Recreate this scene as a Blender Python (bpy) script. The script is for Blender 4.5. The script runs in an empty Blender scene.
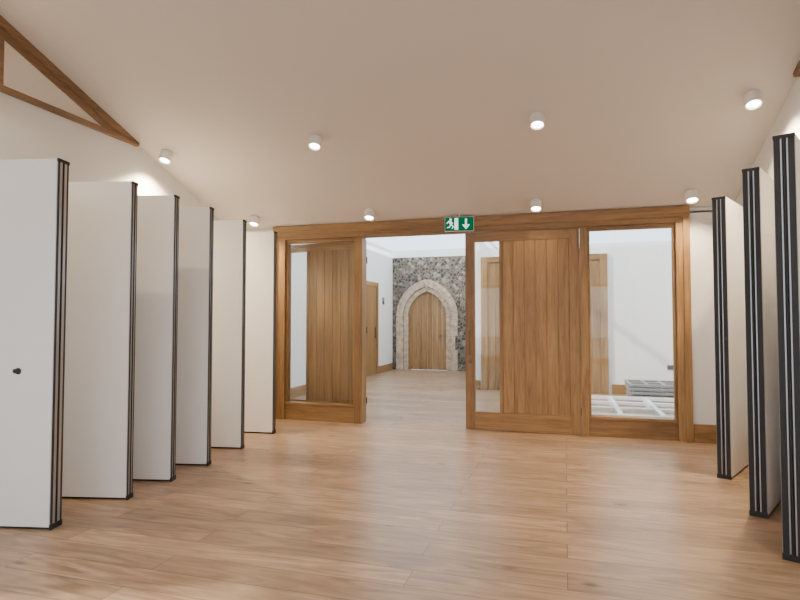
import bpy, bmesh, math, random
from mathutils import Vector, Matrix, Euler
random.seed(7)
S = bpy.context.scene
COL = S.collection

# ------------------------------------------------------------------ materials
def new_mat(name):
    m = bpy.data.materials.new(name); m.use_nodes = True
    nt = m.node_tree; nt.nodes.clear()
    out = nt.nodes.new('ShaderNodeOutputMaterial')
    return m, nt, out

def N(nt, t, **kw):
    n = nt.nodes.new(t)
    for k, v in kw.items(): setattr(n, k, v)
    return n

def simple(name, col, rough=0.5, metal=0.0, bump=0.0, bscale=60, var=0.0, spec=0.5):
    m, nt, out = new_mat(name)
    p = N(nt, 'ShaderNodeBsdfPrincipled')
    p.inputs['Base Color'].default_value = (*col, 1)
    p.inputs['Roughness'].default_value = rough
    p.inputs['Metallic'].default_value = metal
    p.inputs['Specular IOR Level'].default_value = spec
    tc = N(nt, 'ShaderNodeTexCoord')
    nz = N(nt, 'ShaderNodeTexNoise'); nz.inputs['Scale'].default_value = bscale
    nz.inputs['Detail'].default_value = 4
    nt.links.new(tc.outputs['Object'], nz.inputs['Vector'])
    if bump > 0:
        b = N(nt, 'ShaderNodeBump'); b.inputs['Strength'].default_value = bump
        b.inputs['Distance'].default_value = 0.01
        nt.links.new(nz.outputs['Fac'], b.inputs['Height'])
        nt.links.new(b.outputs['Normal'], p.inputs['Normal'])
    if var > 0:
        r = N(nt, 'ShaderNodeValToRGB')
        r.color_ramp.elements[0].position = .3; r.color_ramp.elements[1].position = .7
        r.color_ramp.elements[0].color = (*[c*(1-var) for c in col], 1)
        r.color_ramp.elements[1].color = (*[min(1, c*(1+var)) for c in col], 1)
        nt.links.new(nz.outputs['Fac'], r.inputs['Fac'])
        nt.links.new(r.outputs['Color'], p.inputs['Base Color'])
    nt.links.new(p.outputs[0], out.inputs[0])
    return m

def oak(name, axis, dark, light, rough=0.42):
    """grain stretched along axis; 'tone' face attribute varies board by board"""
    m, nt, out = new_mat(name)
    L = nt.links
    p = N(nt, 'ShaderNodeBsdfPrincipled'); p.inputs['Roughness'].default_value = rough
    tc = N(nt, 'ShaderNodeTexCoord'); at = N(nt, 'ShaderNodeAttribute'); at.attribute_name = 'tone'
    mul = N(nt, 'ShaderNodeMath', operation='MULTIPLY'); mul.inputs[1].default_value = 17.3
    L.new(at.outputs['Fac'], mul.inputs[0])
    add = N(nt, 'ShaderNodeVectorMath', operation='ADD')
    L.new(tc.outputs['Object'], add.inputs[0]); L.new(mul.outputs[0], add.inputs[1])
    mp = N(nt, 'ShaderNodeMapping')
    sc = [1, 1, 1]; sc[axis] = 0.07
    mp.inputs['Scale'].default_value = sc
    L.new(add.outputs[0], mp.inputs['Vector'])
    nz = N(nt, 'ShaderNodeTexNoise'); nz.inputs['Scale'].default_value = 14
    nz.inputs['Detail'].default_value = 6; nz.inputs['Distortion'].default_value = 1.2
    L.new(mp.outputs[0], nz.inputs['Vector'])
    fine = N(nt, 'ShaderNodeTexNoise'); fine.inputs['Scale'].default_value = 90
    fine.inputs['Detail'].default_value = 3
    L.new(mp.outputs[0], fine.inputs['Vector'])
    mx = N(nt, 'ShaderNodeMath', operation='MULTIPLY_ADD'); mx.inputs[1].default_value = .35
    L.new(fine.outputs['Fac'], mx.inputs[0])
    s2 = N(nt, 'ShaderNodeMath', operation='MULTIPLY'); s2.inputs[1].default_value = .65
    L.new(nz.outputs['Fac'], s2.inputs[0]); L.new(s2.outputs[0], mx.inputs[2])
    r = N(nt, 'ShaderNodeValToRGB')
    r.color_ramp.elements[0].position = .32; r.color_ramp.elements[1].position = .68
    r.color_ramp.elements[0].color = (*dark, 1); r.color_ramp.elements[1].color = (*light, 1)
    L.new(mx.outputs[0], r.inputs['Fac'])
    hsv = N(nt, 'ShaderNodeHueSaturation')
    vm = N(nt, 'ShaderNodeMath', operation='MULTIPLY_ADD'); vm.inputs[1].default_value = .34; vm.inputs[2].default_value = .84
    L.new(at.outputs['Fac'], vm.inputs[0]); L.new(vm.outputs[0], hsv.inputs['Value'])
    L.new(r.outputs['Color'], hsv.inputs['Color']); L.new(hsv.outputs[0], p.inputs['Base Color'])
    b = N(nt, 'ShaderNodeBump'); b.inputs['Strength'].default_value = .12; b.inputs['Distance'].default_value = .004
    L.new(fine.outputs['Fac'], b.inputs['Height']); L.new(b.outputs[0], p.inputs['Normal'])
    L.new(p.outputs[0], out.inputs[0])
    return m

OD, OL = (.175, .09, .031), (.37, .215, .085)
OAKZ = oak('oak_vertical', 2, OD, OL); OAKX = oak('oak_horizontal', 0, OD, OL); OAKY = oak('oak_depth', 1, OD, OL)
OAKSHADE = oak('oak_beam_shaded', 1, (.13, .07, .034), (.27, .155, .08))  # same oak, darkened: shade on the gable beams put into the colour

def floor_mat():
    m, nt, out = new_mat('oak_floorboards'); L = nt.links
    p = N(nt, 'ShaderNodeBsdfPrincipled')
    tc = N(nt, 'ShaderNodeTexCoord')
    br = N(nt, 'ShaderNodeTexBrick')
    br.offset = .37; br.offset_frequency = 2
    br.inputs['Scale'].default_value = 1
    br.inputs['Brick Width'].default_value = 2.4; br.inputs['Row Height'].default_value = .22
    br.inputs['Mortar Size'].default_value = .0028; br.inputs['Mortar Smooth'].default_value = .3
    br.inputs['Color1'].default_value = (0, 0, 0, 1); br.inputs['Color2'].default_value = (1, 1, 1, 1)
    br.inputs['Mortar'].default_value = (.5, .5, .5, 1)
    L.new(tc.outputs['Object'], br.inputs['Vector'])
    sc = N(nt, 'ShaderNodeVectorMath', operation='SCALE'); sc.inputs['Scale'].default_value = 9
    L.new(br.outputs['Color'], sc.inputs[0])
    add = N(nt, 'ShaderNodeVectorMath', operation='ADD')
    L.new(tc.outputs['Object'], add.inputs[0]); L.new(sc.outputs[0], add.inputs[1])
    mp = N(nt, 'ShaderNodeMapping'); mp.inputs['Scale'].default_value = (.14, 1, 1)
    L.new(add.outputs[0], mp.inputs['Vector'])
    nz = N(nt, 'ShaderNodeTexNoise'); nz.inputs['Scale'].default_value = 10; nz.inputs['Detail'].default_value = 9
    nz.inputs['Distortion'].default_value = 2.0
    L.new(mp.outputs[0], nz.inputs['Vector'])
    r = N(nt, 'ShaderNodeValToRGB')
    r.color_ramp.elements[0].position = .32; r.color_ramp.elements[1].position = .68
    r.color_ramp.elements[0].color = (.235, .145, .084, 1); r.color_ramp.elements[1].color = (.45, .305, .20, 1)
    L.new(nz.outputs['Fac'], r.inputs['Fac'])
    mk = N(nt, 'ShaderNodeMapping'); mk.inputs['Scale'].default_value = (.55, 1, 1)
    L.new(add.outputs[0], mk.inputs['Vector'])
    vo = N(nt, 'ShaderNodeTexVoronoi'); vo.inputs['Scale'].default_value = 3.4
    L.new(mk.outputs[0], vo.inputs['Vector'])
    kr = N(nt, 'ShaderNodeValToRGB')
    kr.color_ramp.elements[0].position = .03; kr.color_ramp.elements[1].position = .13
    kr.color_ramp.elements[0].color = (.32, .27, .24, 1); kr.color_ramp.elements[1].color = (1, 1, 1, 1)
    L.new(vo.outputs['Distance'], kr.inputs['Fac'])
    mm = N(nt, 'ShaderNodeMixRGB', blend_type='MULTIPLY'); mm.inputs['Fac'].default_value = 1
    L.new(r.outputs['Color'], mm.inputs[1]); L.new(kr.outputs['Color'], mm.inputs[2])
    hsv = N(nt, 'ShaderNodeHueSaturation')
    sx = N(nt, 'ShaderNodeSeparateColor'); L.new(br.outputs['Color'], sx.inputs[0])
    vm = N(nt, 'ShaderNodeMath', operation='MULTIPLY_ADD'); vm.inputs[1].default_value = .28; vm.inputs[2].default_value = .86
    L.new(sx.outputs[0], vm.inputs[0]); L.new(vm.outputs[0], hsv.inputs['Value'])
    L.new(mm.outputs[0], hsv.inputs['Color'])
    gap = N(nt, 'ShaderNodeMixRGB'); gap.inputs[2].default_value = (.11, .06, .035, 1)
    L.new(br.outputs['Fac'], gap.inputs['Fac']); L.new(hsv.outputs[0], gap.inputs[1])
    L.new(gap.outputs[0], p.inputs['Base Color'])
    rr = N(nt, 'ShaderNodeMapRange'); rr.inputs['To Min'].default_value = .27; rr.inputs['To Max'].default_value = .42
    L.new(nz.outputs['Fac'], rr.inputs['Value']); L.new(rr.outputs[0], p.inputs['Roughness'])
    b = N(nt, 'ShaderNodeBump'); b.inputs['Strength'].default_value = .25; b.inputs['Distance'].default_value = .002
    b.invert = True
    L.new(br.outputs['Fac'], b.inputs['Height']); L.new(b.outputs[0], p.inputs['Normal'])
    L.new(p.outputs[0], out.inputs[0])
    return m
FLOOR = floor_mat()

def flint_mat():
    m, nt, out = new_mat('flint_rubble'); L = nt.links
    p = N(nt, 'ShaderNodeBsdfPrincipled'); p.inputs['Roughness'].default_value = .75
    tc = N(nt, 'ShaderNodeTexCoord')
    nz = N(nt, 'ShaderNodeTexNoise'); nz.inputs['Scale'].default_value = 5
    mixv = N(nt, 'ShaderNodeMixRGB'); mixv.inputs['Fac'].default_value = .06
    L.new(tc.outputs['Object'], nz.inputs['Vector'])
    L.new(tc.outputs['Object'], mixv.inputs[1]); L.new(nz.outputs['Color'], mixv.inputs[2])
    v1 = N(nt, 'ShaderNodeTexVoronoi'); v1.inputs['Scale'].default_value = 11
    v2 = N(nt, 'ShaderNodeTexVoronoi', feature='DISTANCE_TO_EDGE'); v2.inputs['Scale'].default_value = 11
    for v in (v1, v2): L.new(mixv.outputs[0], v.inputs['Vector'])
    sp = N(nt, 'ShaderNodeSeparateColor'); L.new(v1.outputs['Color'], sp.inputs[0])
    r = N(nt, 'ShaderNodeValToRGB'); cr = r.color_ramp
    cr.interpolation = 'CONSTANT'
    cr.elements[0].color = (.045, .042, .04, 1); cr.elements[1].position = .86; cr.elements[1].color = (.30, .265, .22, 1)
    e = cr.elements.new(.3); e.color = (.10, .086, .072, 1)
    e = cr.elements.new(.5); e.color = (.165, .135, .105, 1)
    e = cr.elements.new(.68); e.color = (.06, .056, .054, 1)
    L.new(sp.outputs[0], r.inputs['Fac'])
    ed = N(nt, 'ShaderNodeValToRGB'); ed.color_ramp.elements[0].position = .05; ed.color_ramp.elements[1].position = .14
    L.new(v2.outputs['Distance'], ed.inputs['Fac'])
    mx = N(nt, 'ShaderNodeMixRGB'); mx.inputs[1].default_value = (.20, .172, .138, 1)
    L.new(ed.outputs['Color'], mx.inputs['Fac']); L.new(r.outputs['Color'], mx.inputs[2])
    L.new(mx.outputs[0], p.inputs['Base Color'])
    b = N(nt, 'ShaderNodeBump'); b.inputs['Strength'].default_value = .6; b.inputs['Distance'].default_value = .03
    L.new(ed.outputs['Color'], b.inputs['Height']); L.new(b.outputs[0], p.inputs['Normal'])
    L.new(p.outputs[0], out.inputs[0]); return m
FLINT = flint_mat()

def glass_mat(name='clear_glass', k=.5, base=.03):
    m, nt, out = new_mat(name); L = nt.links
    t = N(nt, 'ShaderNodeBsdfTransparent'); t.inputs[0].default_value = (.98, .99, .985, 1)
    g = N(nt, 'ShaderNodeBsdfGlossy'); g.inputs['Roughness'].default_value = .02
    f = N(nt, 'ShaderNodeLayerWeight'); f.inputs['Blend'].default_value = .5
    pw = N(nt, 'ShaderNodeMath', operation='POWER'); pw.inputs[1].default_value = 5
    ml = N(nt, 'ShaderNodeMath', operation='MULTIPLY_ADD'); ml.inputs[1].default_value = k; ml.inputs[2].default_value = base
    L.new(f.outputs['Facing'], pw.inputs[0]); L.new(pw.outputs[0], ml.inputs[0])
    mx = N(nt, 'ShaderNodeMixShader')
    L.new(ml.outputs[0], mx.inputs[0]); L.new(t.outputs[0], mx.inputs[1]); L.new(g.outputs[0], mx.inputs[2])
    L.new(mx.outputs[0], out.inputs[0]); return m
GLASS = glass_mat()
RGLASS = glass_mat('antireflective_roof_glass', 0.0, .01)

def emit(name, col, s):
    m, nt, out = new_mat(name)
    e = N(nt, 'ShaderNodeEmission'); e.inputs[0].default_value = (*col, 1); e.inputs[1].default_value = s
    nt.links.new(e.outputs[0], out.inputs[0]); return m

WALL = simple('white_plaster', (.82, .81, .80), .9, bump=.05, bscale=120)
CEIL = simple('ceiling_paint', (.74, .695, .665), .92, bump=.04, bscale=90)
CREAM = simple('cream_board', (.80, .73, .64), .85, var=.02)
PANEL = simple('panel_laminate', (.86, .85, .845), .45, var=.012, bscale=3)
BLACK = simple('black_rubber_seal', (.014, .014, .016), .5, var=.1)
ALU = simple('anodised_aluminium', (.46, .47, .49), .35, 1.0, var=.03, bscale=20)
STEEL = simple('galvanised_steel', (.78, .80, .83), .4, .3, var=.08, bscale=15)
DSTEEL = simple('dull_steel', (.30, .31, .33), .5, .6, var=.1, bscale=15)
WHITEP = simple('white_powdercoat', (.85, .84, .83), .4, var=.01)
GREYP = simple('grey_plastic', (.10, .11, .12), .5, var=.1)
STONE = simple('limestone', (.47, .375, .28), .9, bump=.5, bscale=9, var=.28)
LED = emit('lamp_led', (1, .88, .72), 30)
GREEN = emit('sign_green', (.0, .18, .07), .8)
SWHITE = emit('sign_white', (.85, 1, .93), 1.6)
GROUND = simple('paving', (.38, .37, .35), .9, bump=.3, bscale=8, var=.15)
BRASS = simple('bronze_handle', (.16, .11, .07), .35, .9, var=.05)

# ------------------------------------------------------------------ builder
class B:
    def __init__(s):
        s.bm = bmesh.new(); s.mats = []; s.tone = s.bm.faces.layers.float.new('tone')
    def _mi(s, m):
        if m not in s.mats: s.mats.append(m)
        return s.mats.index(m)
    def _fin(s, faces, m, tone=None):
        i = s._mi(m); t = random.random() if tone is None else tone
        for f in faces: f.material_index = i; f[s.tone] = t
    def box(s, x0, x1, y0, y1, z0, z1, m, tone=None):
        v = [s.bm.verts.new((x, y, z)) for x in (x0, x1) for y in (y0, y1) for z in (z0, z1)]
        q = [(0, 1, 3, 2), (4, 6, 7, 5), (0, 4, 5, 1), (2, 3, 7, 6), (0, 2, 6, 4), (1, 5, 7, 3)]
        s._fin([s.bm.faces.new([v[i] for i in f]) for f in q], m, tone); return s
    def prism(s, pts, axis, a0, a1, m, tone=None):
        def P(p, a):
            l = list(p); l.insert(axis, a); return l
        A = [s.bm.verts.new(P(p, a0)) for p in pts]; C = [s.bm.verts.new(P(p, a1)) for p in pts]
        fs = [s.bm.faces.new(A), s.bm.faces.new(C[::-1])]
        n = len(pts)
        for i in range(n): fs.append(s.bm.faces.new([A[i], C[i], C[(i+1) % n], A[(i+1) % n]]))
        bmesh.ops.recalc_face_normals(s.bm, faces=fs)
        s._fin(fs, m, tone); return s
    def cyl(s, p0, p1, r, m, seg=20, r2=None, cap=True):
        p0, p1 = Vector(p0), Vector(p1); d = p1-p0
        M = Matrix.Translation((p0+p1)/2) @ d.to_track_quat('Z', 'Y').to_matrix().to_4x4()
        g = bmesh.ops.create_cone(s.bm, cap_ends=cap, segments=seg, radius1=r, radius2=r if r2 is None else r2, depth=d.length, matrix=M)
        fs = {f for v in g['verts'] for f in v.link_faces}
        s._fin(fs, m, .5); return s
    def make(s, name, loc=(0, 0, 0), rotz=0, parent=None, bevel=0, rot=None):
        bmesh.ops.recalc_face_normals(s.bm, faces=s.bm.faces)
        me = bpy.data.meshes.new(name); s.bm.to_mesh(me); s.bm.free()
        for m in s.mats: me.materials.append(m)
        o = bpy.data.objects.new(name, me); COL.objects.link(o)
        o.location = loc; o.rotation_euler = rot if rot else (0, 0, rotz)
        if parent: o.parent = parent
        if bevel:
            b = o.modifiers.new('bevel', 'BEVEL'); b.width = bevel; b.segments = 2; b.limit_method = 'ANGLE'
            b.angle_limit = math.radians(40)
        return o

# ------------------------------------------------------------------ room constants
XL, XR, YF, YB = -5.05, 2.0, 7.7, -4.7
ZE, SL, YRIDGE = 2.92, .367, 1.5
def zc(y): return ZE + SL*((YF-y) if y > YRIDGE else (y-YB))
ZR = zc(YRIDGE)
GB = 3.67                       # sill of gable windows

B().box(XL-.2, 3.4, YB-.2, 16.8, -.12, 0, FLOOR).make('floor')
B().box(-40, 40, -40, 60, -.35, -.13, GROUND).make('ground')

c = B()
c.prism([(YF+.2, zc(YF)-.2*SL), (YRIDGE, ZR), (YRIDGE, ZR+.25), (YF+.2, zc(YF)+.2)], 0, XL-.2, XR+.2, CEIL)
def slab(x0, x1, ya, yb):
    za = ZR-(YRIDGE-ya)*SL; zb = ZR-(YRIDGE-yb)*SL
    c.prism([(ya, za), (yb, zb), (yb, zb+.25), (ya, za+.25)], 0, x0, x1, CEIL)
SK0, SK1 = -3.6, -.6
slab(XL-.2, XR+.2, SK1, YRIDGE); slab(XL-.2, XR+.2, YB-.2, SK0)
holes = [(-4.5, -2.7), (-2.4, -.6), (-.3, 1.5)]  # openings added in the unseen back slope to brighten the hall
xs = [XL-.2]+[v for h in holes for v in h]+[XR+.2]
for i in range(0, len(xs), 2): slab(xs[i], xs[i+1], SK0, SK1)
c.make('ceiling')
for k, (a, b) in enumerate(holes):
    g = B()
    for y0, y1, x0, x1, m, o0, o1 in ((SK0, SK1, a, a+.06, OAKY, .1, .3), (SK0, SK1, b-.06, b, OAKY, .1, .3), (SK0, SK0+.06, a+.06, b-.06, OAKX, .1, .3),
                              (SK1-.06, SK1, a+.06, b-.06, OAKX, .1, .3), (SK0+.06, SK1-.06, a+.06, b-.06, RGLASS, .2, .21)):
        z0 = ZR-(YRIDGE-y0)*SL; z1 = ZR-(YRIDGE-y1)*SL
        g.prism([(y0, z0+o0), (y1, z1+o0), (y1, z1+o1), (y0, z0+o1)], 0, x0, x1, m)
    g.make('window_%d' % (5+k))  # added rooflight, out of view, lets in extra daylight

# walls with windows behind the viewpoint
gtop = [(YF+.2, zc(YF)-.02), (YF, zc(YF)), (YRIDGE, ZR), (YB, zc(YB))]
def side_wall(name, x0, x1, z0=.5, z1=2.8, ya=-3.8, yb=1.6):
    w = B()
    w.box(x0, x1, YB, YF+.2, 0, z0, WALL)
    w.box(x0, x1, YB, ya, z0, z1, WALL); w.box(x0, x1, yb, YF+.2, z0, z1, WALL)
    w.prism([(YB, z1), (YF+.2, z1)]+gtop, 0, x0, x1, WALL)
    w.make(name)
def side_window(name, xc, z0=.5, z1=2.8, ya=-3.8, yb=1.6):
    w = B()
    for i in range(5):
        y = ya+(yb-ya-.08)*i/4; w.box(xc-.05, xc+.05, y, y+.08, z0, z1, OAKZ)
    w.box(xc-.05, xc+.05, ya+.08, yb-.08, z0, z0+.08, OAKY); w.box(xc-.05, xc+.05, ya+.08, yb-.08, z1-.08, z1, OAKY)
    w.box(xc-.005, xc+.005, ya+.08, yb-.08, z0+.08, z1-.08, GLASS)
    w.make(name)
side_wall('wall_left', XL-.2, XL); side_wall('wall_right', XR, XR+.2)
side_window('window_1', XR+.1); side_window('window_8', XL-.1)  # left-hand one is unseen, added for more daylight
# back wall with glazing
w = B()
w.box(XL, XR, YB-.2, YB, 2.75, zc(YB)-.06, WALL)
w.box(XL, -4.6, YB-.2, YB, 0, 2.75, WALL); w.box(1.55, XR, YB-.2, YB, 0, 2.75, WALL)
w.make('wall_back')
w = B()
for i in range(6):
    x = -4.6+i*1.214; w.box(x, x+.08, YB-.15, YB-.05, 0, 2.75, OAKZ)
w.box(-4.52, 1.47, YB-.15, YB-.05, 0, .2, OAKX); w.box(-4.52, 1.47, YB-.15, YB-.05, 2.65, 2.75, OAKX)
w.box(-4.52, 1.47, YB-.105, YB-.095, .2, 2.65, GLASS)
w.make('window_2')

# far wall around the oak screen
SX0, SX1, SZ = -4.23, 1.449, 2.84
w = B()
w.box(XL, SX0, YF, YF+.2, 0, 2.86, WALL); w.box(SX1, XR, YF, YF+.2, 0, 2.86, WALL)
w.box(XL, XR, YF, YF+.15, SZ, zc(YF)-.015, WALL)
w.make('wall_far')
B().box(SX1+.06, XR, YF-.025, YF, 0, .22, OAKX).make('baseboard_far', bevel=.005)
B().box(XL, SX0-.06, YF-.025, YF, 0, .22, OAKX).make('baseboard_far_left', bevel=.005)
B().box(XL, XL+.025, YB, YF-.03, 0, .22, OAKY).make('baseboard_left', bevel=.005)
B().box(XR-.025, XR, YB, YF-.03, 0, .22, OAKY).make('baseboard_right', bevel=.005)

# gable triangular windows
def gable_window(name, x0, x1, xg):
    g = B()
    yt = YF-(GB-ZE)/SL; yb2 = YB+(GB-ZE)/SL
    for off0, off1, xa, xb in ((0, .09, x0, x1), (.09, .17, x0, x0+(x1-x0)*.5)):
        for a, b in (((yt, GB), (YRIDGE, ZR)), ((yb2, GB), (YRIDGE, ZR))):
            s = 1 if a[0] > b[0] else -1
            pts = [(a[0]-s*off0/SL, a[1]), (b[0], b[1]-off0), (b[0], b[1]-off1), (a[0]-s*off1/SL, a[1])]
            g.prism(pts, 0, xa, xb, OAKSHADE)
    g.box(x0, x1, yb2, yt-.02, GB-.035, GB+.02, OAKSHADE)
    for y in (3.86, YRIDGE-.04, -1.0):
        g.box(x0, x0+(x1-x0)*.6, y, y+.05, GB+.02, zc(y)-.16, OAKSHADE)
    lo, hi = yb2+.4, yt-.4
    g.prism([(lo, GB+.02), (hi, GB+.02), (YRIDGE, ZR-.2)], 0, xg, xg+(.004 if x1 > x0 else -.004), CREAM)
    return g.make(name, bevel=.004)
gable_window('window_3', XL, XL+.05, XL+.004)
gable_window('window_4', XR, XR-.05, XR-.004)

# ------------------------------------------------------------------ oak screen
HB = 2.72
f = B()
f.box(SX0, SX1, YF-.04, YF+.14, HB, SZ, OAKX)
f.box(SX0, SX0+.15, YF-.04, YF+.14, 0, HB, OAKZ); f.box(SX1-.11, SX1, YF-.04, YF+.14, 0, HB, OAKZ)
f.box(-2.955, -2.835, YF-.03, YF+.14, 0, HB, OAKZ); f.box(.195, .29, YF-.03, YF+.14, 0, HB, OAKZ)
f.box(SX0-.05, SX1+.05, YF-.06, YF-.04, SZ-.05, SZ+.085, OAKX)
f.box(SX0-.05, SX0+.03, YF-.06, YF-.04, 0, SZ-.05, OAKZ); f.box(SX1-.03, SX1+.05, YF-.06, YF-.04, 0, SZ-.05, OAKZ)
for a, b in ((SX0+.15, -2.955), (.29, SX1-.11)):
    f.box(a, b, YF, YF+.1, 0, .22, OAKX); f.box(a, b, YF-.015, YF+.11, .22, .26, OAKX)
    f.box(a, b, YF+.01, YF+.1, HB-.05, HB, OAKX)
    f.box(a, a+.03, YF+.01, YF+.1, .26, HB-.05, OAKZ); f.box(b-.03, b, YF+.01, YF+.1, .26, HB-.05, OAKZ)
    f.box(a+.03, b-.03, YF+.05, YF+.062, .26, HB-.05, GLASS)
f.make('oak_glazed_screen', bevel=.005)

def leaf(name, loc, rotz, H=HB-.02):
    """door leaf; local x=0 at hinge, extends to -x (1.51 m)"""
    W, t = 1.51, .05
    d = B()
    d.box(-.13, 0, -t, t*.3, .01, H, OAKZ); d.box(-W, -W+.13, -t, t*.3, .01, H, OAKZ)
    d.box(-W+.13, -.13, -t, t*.3, H-.12, H, OAKX); d.box(-W+.13, -.13, -t, t*.3, .01, .25, OAKX)
    d.box(-1.045, -1.0, -t, t*.3, .25, H-.12, OAKZ)
    n = 6; a, b = -1.0, -.13; s = (b-a)/n
    for i in range(n):
        d.box(a+i*s+.003, a+(i+1)*s-.003, -t+.008, t*.3-.008, .25, H-.12, OAKZ)
    d.box(a, b, -t+.018, t*.3-.018, .25, H-.12, OAKZ)
    d.box(-W+.13, -1.045, -.022, -.012, .25, H-.12, GLASS)
    for sd in (-1, 1):
        y0 = -t if sd < 0 else t*.3
        d.cyl((-W+.065, y0+sd*.06, 1.02), (-W+.065, y0+sd*.06, 1.36), .012, BRASS)
        for z in (1.06, 1.32): d.cyl((-W+.065, y0, z), (-W+.065, y0+sd*.06, z), .008, BRASS, 12)
        d.cyl((-W+.065, y0, .93), (-W+.065, y0+sd*.008, .93), .025, BRASS)
    for z in (.3, 1.35, 2.4): d.cyl((.0, t*.3+.005, z-.05), (.0, t*.3+.005, z+.05), .01, BRASS, 12)
    return d.make(name, loc=loc, rotz=rotz, bevel=.003)
leaf('door_1', (.190, YF+.04, 0), 0)
leaf('door_2', (-2.86, YF+.215, 0), math.radians(-9.0))

# ------------------------------------------------------------------ lobby beyond
B().box(XL-.2, XL, YF+.2, 16.8, 0, 3.4, WALL).make('wall_lobby_left')
B().box(XL, XL+.025, YF+.2, 13.1, 0, .2, OAKY).make('baseboard_lobby_left')
B().box(XL, XL+.025, 14.9, 16.3, 0, .2, OAKY).make('baseboard_lobby_corner')
B().box(-2.0, 3.4, 12.15, 12.35, 0, 3.0, WALL).make('wall_lobby_back')
B().box(-2.0, -1.8, 12.35, 16.35, 0, 3.3, WALL).make('wall_lobby_return')
B().box(3.2, 3.4, YF+.2, 12.15, 0, 3.0, WALL).make('wall_lobby_right')
B().box(XR+.2, 3.4, YF, YF+.2, 0, 3.0, WALL).make('wall_lobby_front')
B().box(.9, 3.2, 12.125, 12.15, 0, .2, OAKX).make('baseboard_lobby_back')
B().box(-2.0, -1.76, 12.125, 12.15, 0, .2, OAKX).make('baseboard_lobby_return')

d = B()
d.box(XL, XL+.04, 13.1, 13.22, 0, 2.54, OAKZ); d.box(XL, XL+.04, 14.78, 14.9, 0, 2.54, OAKZ)
d.box(XL, XL+.04, 13.22, 14.78, 2.42, 2.54, OAKY)
for i in range(10): d.box(XL, XL+.022, 13.222+i*.156, 13.222+(i+1)*.156-.004, .01, 2.42, OAKZ)
d.cyl((XL+.06, 14.6, 1.0), (XL+.06, 14.6, 1.3), .012, BRASS)
for z in (1.03, 1.27): d.cyl((XL+.02, 14.6, z), (XL+.06, 14.6, z), .008, BRASS, 10)
d.make('door_3', bevel=.003)
d = B()
y = 12.15
d.box(-1.74, -1.6, y-.05, y, 0, 2.86, OAKZ); d.box(.7, .84, y-.05, y, 0, 2.86, OAKZ); d.box(-1.6, .7, y-.05, y, 2.74, 2.86, OAKX)
for i in range(14):
    x = -1.6+i*2.3/14; d.box(x+.002, x+2.3/14-.002, y-.03, y, .01, 2.74, OAKZ)
for x in (-.53, -.37):
    d.cyl((x, y-.08, 1.0), (x, y-.08, 1.35), .012, BRASS)
    for z in (1.04, 1.31): d.cyl((x, y-.03, z), (x, y-.08, z), .008, BRASS, 10)
d.make('door_4', bevel=.003)

# flint wall with gently pointed arch
AX, HW, SP = -3.974, .585, 1.60
CO = .20
def arch(hw, n=10, base=0.0):
    r = CO+hw; h = math.sqrt(r*r-CO*CO); th = math.atan2(h, CO)
    L = [(AX-hw, base)]
    for i in range(n+1):
        a = th*i/n; L.append((AX+CO-r*math.cos(a), SP+r*math.sin(a)))
    R = [(2*AX-x, z) for x, z in L[::-1]][1:]
    return L+R
w = B()
w.prism([(XL, 0)]+arch(HW+.02)+[(-1.8, 0), (-1.8, 3.4), (XL, 3.4)], 1, 16.35, 16.75, FLINT)
w.make('wall_flint')
s = B()
OW = .94
def block(a0, a1, side, w0=HW, w1=OW, y0=16.28):
    r0, r1 = CO+w0, CO+w1
    pts = []
    for r, aa in ((r0, (a0, a1)), (r1, (a1, a0))):
        for k in range(4):
            a = aa[0]+(aa[1]-aa[0])*k/3
            x = AX+CO-r*math.cos(a)
            x = max(-5.04, x)
            if side > 0: x = 2*AX-x
            pts.append((x, SP+r*math.sin(a)))
    s.prism(pts, 1, y0+random.random()*.015, 16.5, STONE)
for side in (-1, 1):
    thi = math.acos(CO/(CO+HW)); n = 7
    for i in range(n):
        a0, a1 = thi*i/n, thi*(i+1)/n-.004
        block(a0, a1, side, HW, .72, 16.33); block(a0, a1, side, .73, OW)
    z = 0
    for h in (.36, .26, .4, .30, .27):
        o = OW if random.random() > .4 else OW-.07
        x0, x1 = AX+side*.73, AX+side*o
        s.box(min(x0, x1), max(x0, x1), 16.28+random.random()*.015, 16.5, z, z+h-.004, STONE)
        x0, x1 = AX+side*HW, AX+side*.72
        s.box(min(x0, x1), max(x0, x1), 16.33+random.random()*.015, 16.5, z, z+h-.004, STONE); z += h+.002
r1 = CO+OW; kx = r1*math.cos(thi)-CO
s.prism([(AX, SP+math.sqrt((CO+HW)**2-CO**2)+.01), (AX+kx, SP+r1*math.sin(thi)), (AX, SP+math.sqrt(r1*r1-CO*CO)), (AX-kx, SP+r1*math.sin(thi))], 1, 16.28, 16.5, STONE)
s.make('stone_arch', bevel=.006)
d = B()
n = 8; wd = 2*HW/n; r = CO+HW
def topz(x):
    dx = abs(x-AX); return SP+math.sqrt(max(0, r*r-(dx+CO)**2))
for i in range(n):
    x0 = AX-HW+i*wd+.005; x1 = AX-HW+(i+1)*wd-.005
    xm = (x0+x1)/2
    d.prism([(x0, .01), (x1, .01), (x1, topz(x1)), (xm, topz(xm)), (x0, topz(x0))], 1, 16.44, 16.49, OAKZ)
d.cyl((AX+.4, 16.425, 1.02), (AX+.4, 16.44, 1.02), .05, GREYP)
d.make('door_5', bevel=.004)

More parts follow.
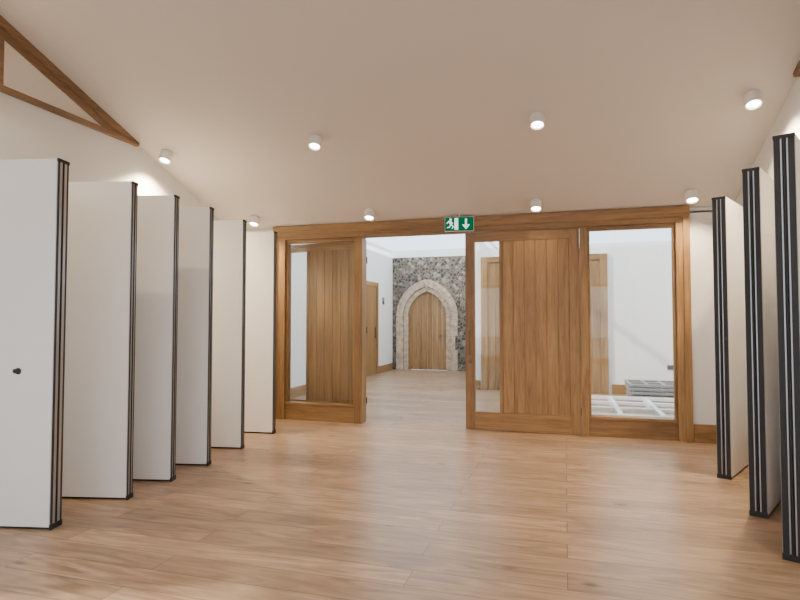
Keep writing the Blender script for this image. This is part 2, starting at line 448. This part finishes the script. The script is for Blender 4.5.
# rooflight over lobby
r = B()
for x in (XL-.12, -1.9, 3.32): r.box(x-.03, x+.03, YF+.16, 16.6, 3.58, 3.66, WHITEP)
r.box(XL-.2, 3.4, YF+.12, YF+.2, 3.42, 3.66, WHITEP); r.box(XL-.2, 3.4, 16.66, 16.72, 3.42, 3.66, WHITEP)
r.box(XL-.2, 3.4, YF+.16, 16.65, 3.665, 3.675, RGLASS)
r.make('lobby_rooflight')
B().box(XL-.2, XR+.2, YF+.1, YF+.2, 3.0, 3.42, WALL).make('wall_rooflight_upstand')

o = B()
o.box(1.93, 2.11, 12.138, 12.15, .52, .61, GREYP)
for x in (1.975, 2.065):
    for dx, dz in ((0, .018), (-.012, -.008), (.012, -.008)): o.box(x+dx-.004, x+dx+.004, 12.135, 12.14, .56+dz-.006, .56+dz+.006, BLACK)
    o.box(x-.01, x+.01, 12.133, 12.139, .595, .603, ALU)
o.make('wall_socket', bevel=.002)
o = B()
o.box(XL, XL+.02, 15.35, 15.5, 1.95, 2.15, GREYP); o.box(XL+.02, XL+.025, 15.37, 15.48, 2.05, 2.13, ALU)
o.make('wall_keypad', bevel=.003)

def frames(name, x0, x1, y0, y1, z, levels, nx, ny, mat, rz, rad=.03):
    b = B(); cx, cy = (x0+x1)/2, (y0+y1)/2
    hx, hy = (x1-x0)/2, (y1-y0)/2
    for l in range(levels):
        zz = rad+l*(2*rad+.015)
        ox = random.uniform(-.02, .02)
        for sx in range(nx+1):
            x = -hx+2*hx*sx/nx+ox; b.box(x-rad, x+rad, -hy, hy, zz-rad, zz+rad, mat)
        for sy in range(ny+1):
            y = -hy+2*hy*sy/ny; b.box(-hx+ox, hx+ox, y-rad*.8, y+rad*.8, zz-rad*.7, zz+rad*.9, mat)
        for sx in range(nx):
            if l < levels-1: b.box(-hx+.2, -hx+.28, -hy+.1, -hy+.2, zz+rad, zz+rad+.015, mat)
    return b.make(name, loc=(cx, cy, z), rotz=rz, bevel=.006)
frames('metal_frame_stack', .2, 1.9, 8.6, 10.6, 0, 2, 3, 3, STEEL, .0, .036)
frames('scaffold_frame_stack', 1.15, 2.3, 11.0, 11.8, 0, 5, 4, 2, DSTEEL, .0, .028)

# ------------------------------------------------------------------ folding wall panels
PH = 2.68
def wall_panel(loc, ang, hole=False, flip=1, PT=.105, fq=.27, fq2=.40, PW=1.25):
    """local: leading edge at x=0, body extends to -x*flip"""
    p = B()
    def bx(a, b, y0, y1, z0, z1, m):
        a, b = -a*flip, -b*flip
        p.box(min(a, b), max(a, b), y0, y1, z0, z1, m)
    h = PT/2; q = PT*fq; q2 = PT*fq2
    bx(.02, PW-.02, -h+.012, h-.012, .05, PH-.02, PANEL)
    for s in (-1, 1):
        y0, y1 = (-h, -h+.014) if s < 0 else (h-.014, h)
        bx(.010, PW-.010, y0, y1, .02, PH, PANEL)
    bx(.03, PW-.03, -h+.02, h-.02, .0, .05, BLACK)
    bx(.03, PW-.03, -h+.02, h-.02, PH-.02, PH, BLACK)
    for e in (0, 1):
        def ex(a, b, y0, y1, z0, z1, m):
            if e: a, b = PW-b, PW-a
            bx(a, b, y0, y1, z0, z1, m)
        ex(.004, .010, -h, -h+.004, .02, PH, ALU); ex(.004, .010, h-.004, h, .02, PH, ALU)
        ex(-.002, .010, -h+.004, -h+q, .012, PH, BLACK)
        ex(-.002, .010, h-q, h-.004, .012, PH, BLACK)
        ex(0, .02, -h+q, -h+q2, .012, PH-.01, ALU)
        ex(0, .02, h-q2, h-q, .012, PH-.01, ALU)
        ex(.008, .02, -h+q2, h-q2, .012, PH-.01, BLACK)
        ex(-.006, .01, -.004, .004, .03, PH-.02, BLACK)
        ex(-.006, .012, -h, h, 0, .04, BLACK)
        ex(-.006, .012, -h, h, PH-.02, PH+.004, BLACK)
    if hole:
        x = -.27*flip
        p.cyl((x, -h-.004, 1.13), (x, -h, 1.13), .024, BLACK, 24)
        p.cyl((x-.025, -h-.004, 1.13), (x-.025, -h, 1.13), .017, BLACK, 24)
    return p.make('sliding_wall_panel', loc=loc, rotz=ang, bevel=.0015)
for i, (x, y, a) in enumerate([(-3.55, 3.24, 12), (-3.525, 3.93, 13), (-3.53, 4.48, 13), (-3.55, 5.06, 12), (-3.63, 5.82, 10), (-3.71, 6.70, 6)]):
    wall_panel((x, y, 0), math.radians(a), hole=(i == 0), PT=.12 if i == 0 else .09, fq=.17, fq2=.42)
for x, y, a in [(1.43, 6.0, 63), (1.40, 4.92, 63), (1.35, 4.08, 63)]:
    wall_panel((x, y, 0), math.radians(a), flip=-1, PT=.12, fq=.32, fq2=.40, PW=1.14)

# ------------------------------------------------------------------ ceiling lamps
slope = math.atan(SL)
def downlight(x, y, power=26):
    z = zc(y)
    b = B()
    b.cyl((0, 0, .01), (0, 0, -.015), .06, WHITEP, 32)
    segs = 32
    prof = [(.075, -.014), (.075, -.125), (.064, -.125), (.054, -.110)]
    rings = [[b.bm.verts.new((r*math.cos(2*math.pi*k/segs), r*math.sin(2*math.pi*k/segs), zz)) for k in range(segs)] for r, zz in prof]
    fs = []
    for i in range(3):
        for k in range(segs):
            fs.append(b.bm.faces.new([rings[i][k], rings[i][(k+1) % segs], rings[i+1][(k+1) % segs], rings[i+1][k]]))
    fs.append(b.bm.faces.new(rings[0]))
    b._fin(fs, WHITEP)
    b._fin([b.bm.faces.new(rings[3][::-1])], LED)
    sgn = 1 if y > YRIDGE else -1
    o = b.make('ceiling_downlight', loc=(x, y, z), rot=(-slope*sgn, 0, 0))
    l = bpy.data.lights.new('bulb', 'SPOT'); l.energy = power; l.color = (1, .78, .50)
    l.spot_size = math.radians(130); l.spot_blend = .8; l.shadow_soft_size = .05
    lo = bpy.data.objects.new('bulb', l); COL.objects.link(lo); lo.parent = o; lo.location = (0, 0, -.13)
    lo.rotation_euler = (slope*sgn, 0, 0)
for x, p in ((-4.77, 520), (-2.73, 40), (-.25, 40), (1.69, 420)): downlight(x, 5.85, p)
for x, p in ((-4.43, 200), (-2.61, 22), (-.34, 22), (1.47, 130)): downlight(x, 7.38, p)
for x, p in ((-4.77, 300), (-2.73, 25), (-.25, 25), (1.69, 300)): downlight(x, 2.8, p)  # unseen row, added to throw warm light on the panel faces

# ------------------------------------------------------------------ exit sign
e = B(); w, h = .40, .20
e.box(-w/2, w/2, 0, .035, -h/2, h/2, WHITEP); e.box(-w/2+.006, w/2-.006, -.003, 0, -h/2+.006, h/2-.006, GREEN)
e.cyl((0, .02, h/2), (0, .02, h/2+.035), .01, WHITEP, 12)
def poly(pts, m=SWHITE, y=-.006): e.prism(pts, 1, y, -.003, m)
poly([(-.065, -.08), (-.015, -.08), (-.015, .08), (-.065, .08)])           # doorway
def man(dx, dz, s, m, y):
    P = lambda pts: poly([(dx+a*s, dz+b*s) for a, b in pts], m, y)
    P([(-.055+.016*math.cos(a*math.pi/6), .062+.016*math.sin(a*math.pi/6)) for a in range(12)])
    P([(-.085, .045), (-.05, .045), (-.035, -.005), (-.06, -.012)])
    P([(-.052, .04), (-.02, .012), (-.026, .004), (-.058, .025)])
    P([(-.085, .045), (-.112, .01), (-.104, .004), (-.075, .03)])
    P([(-.04, -.005), (-.012, -.03), (-.03, -.07), (-.04, -.066), (-.028, -.032), (-.055, -.01)])
    P([(-.06, -.01), (-.045, -.01), (-.07, -.05), (-.105, -.055), (-.105, -.043), (-.077, -.038)])
man(-.062, 0, 1.0, SWHITE, -.006)
poly([(.08, .07), (.105, .07), (.105, -.02), (.08, -.02)])
poly([(.0925, -.075), (.145, -.01), (.115, -.01), (.0925, -.035), (.07, -.01), (.04, -.01)])
e.make('exit_sign', loc=(-1.38, YF-.13, 2.82), rotz=math.radians(8))

# ------------------------------------------------------------------ light
wd = bpy.data.worlds.new('sky'); S.world = wd; wd.use_nodes = True
bg = wd.node_tree.nodes['Background']; bg.inputs[0].default_value = (.80, .89, 1, 1); bg.inputs[1].default_value = 3.3
sun = bpy.data.lights.new('sun', 'SUN'); sun.energy = 6; sun.angle = math.radians(2); sun.color = (1, .9, .76)
so = bpy.data.objects.new('sun', sun); COL.objects.link(so); so.location = (-10, -3, 12)
so.rotation_euler = Vector((.8, .32, -.62)).to_track_quat('-Z', 'Y').to_euler()

cam = bpy.data.cameras.new('camera'); cam.lens = 36*560/800; cam.sensor_width = 36
co = bpy.data.objects.new('camera', cam); COL.objects.link(co)
co.location = (0, 0, 1.5); co.rotation_euler = (math.radians(92.05), 0, math.radians(16.4))
S.camera = co
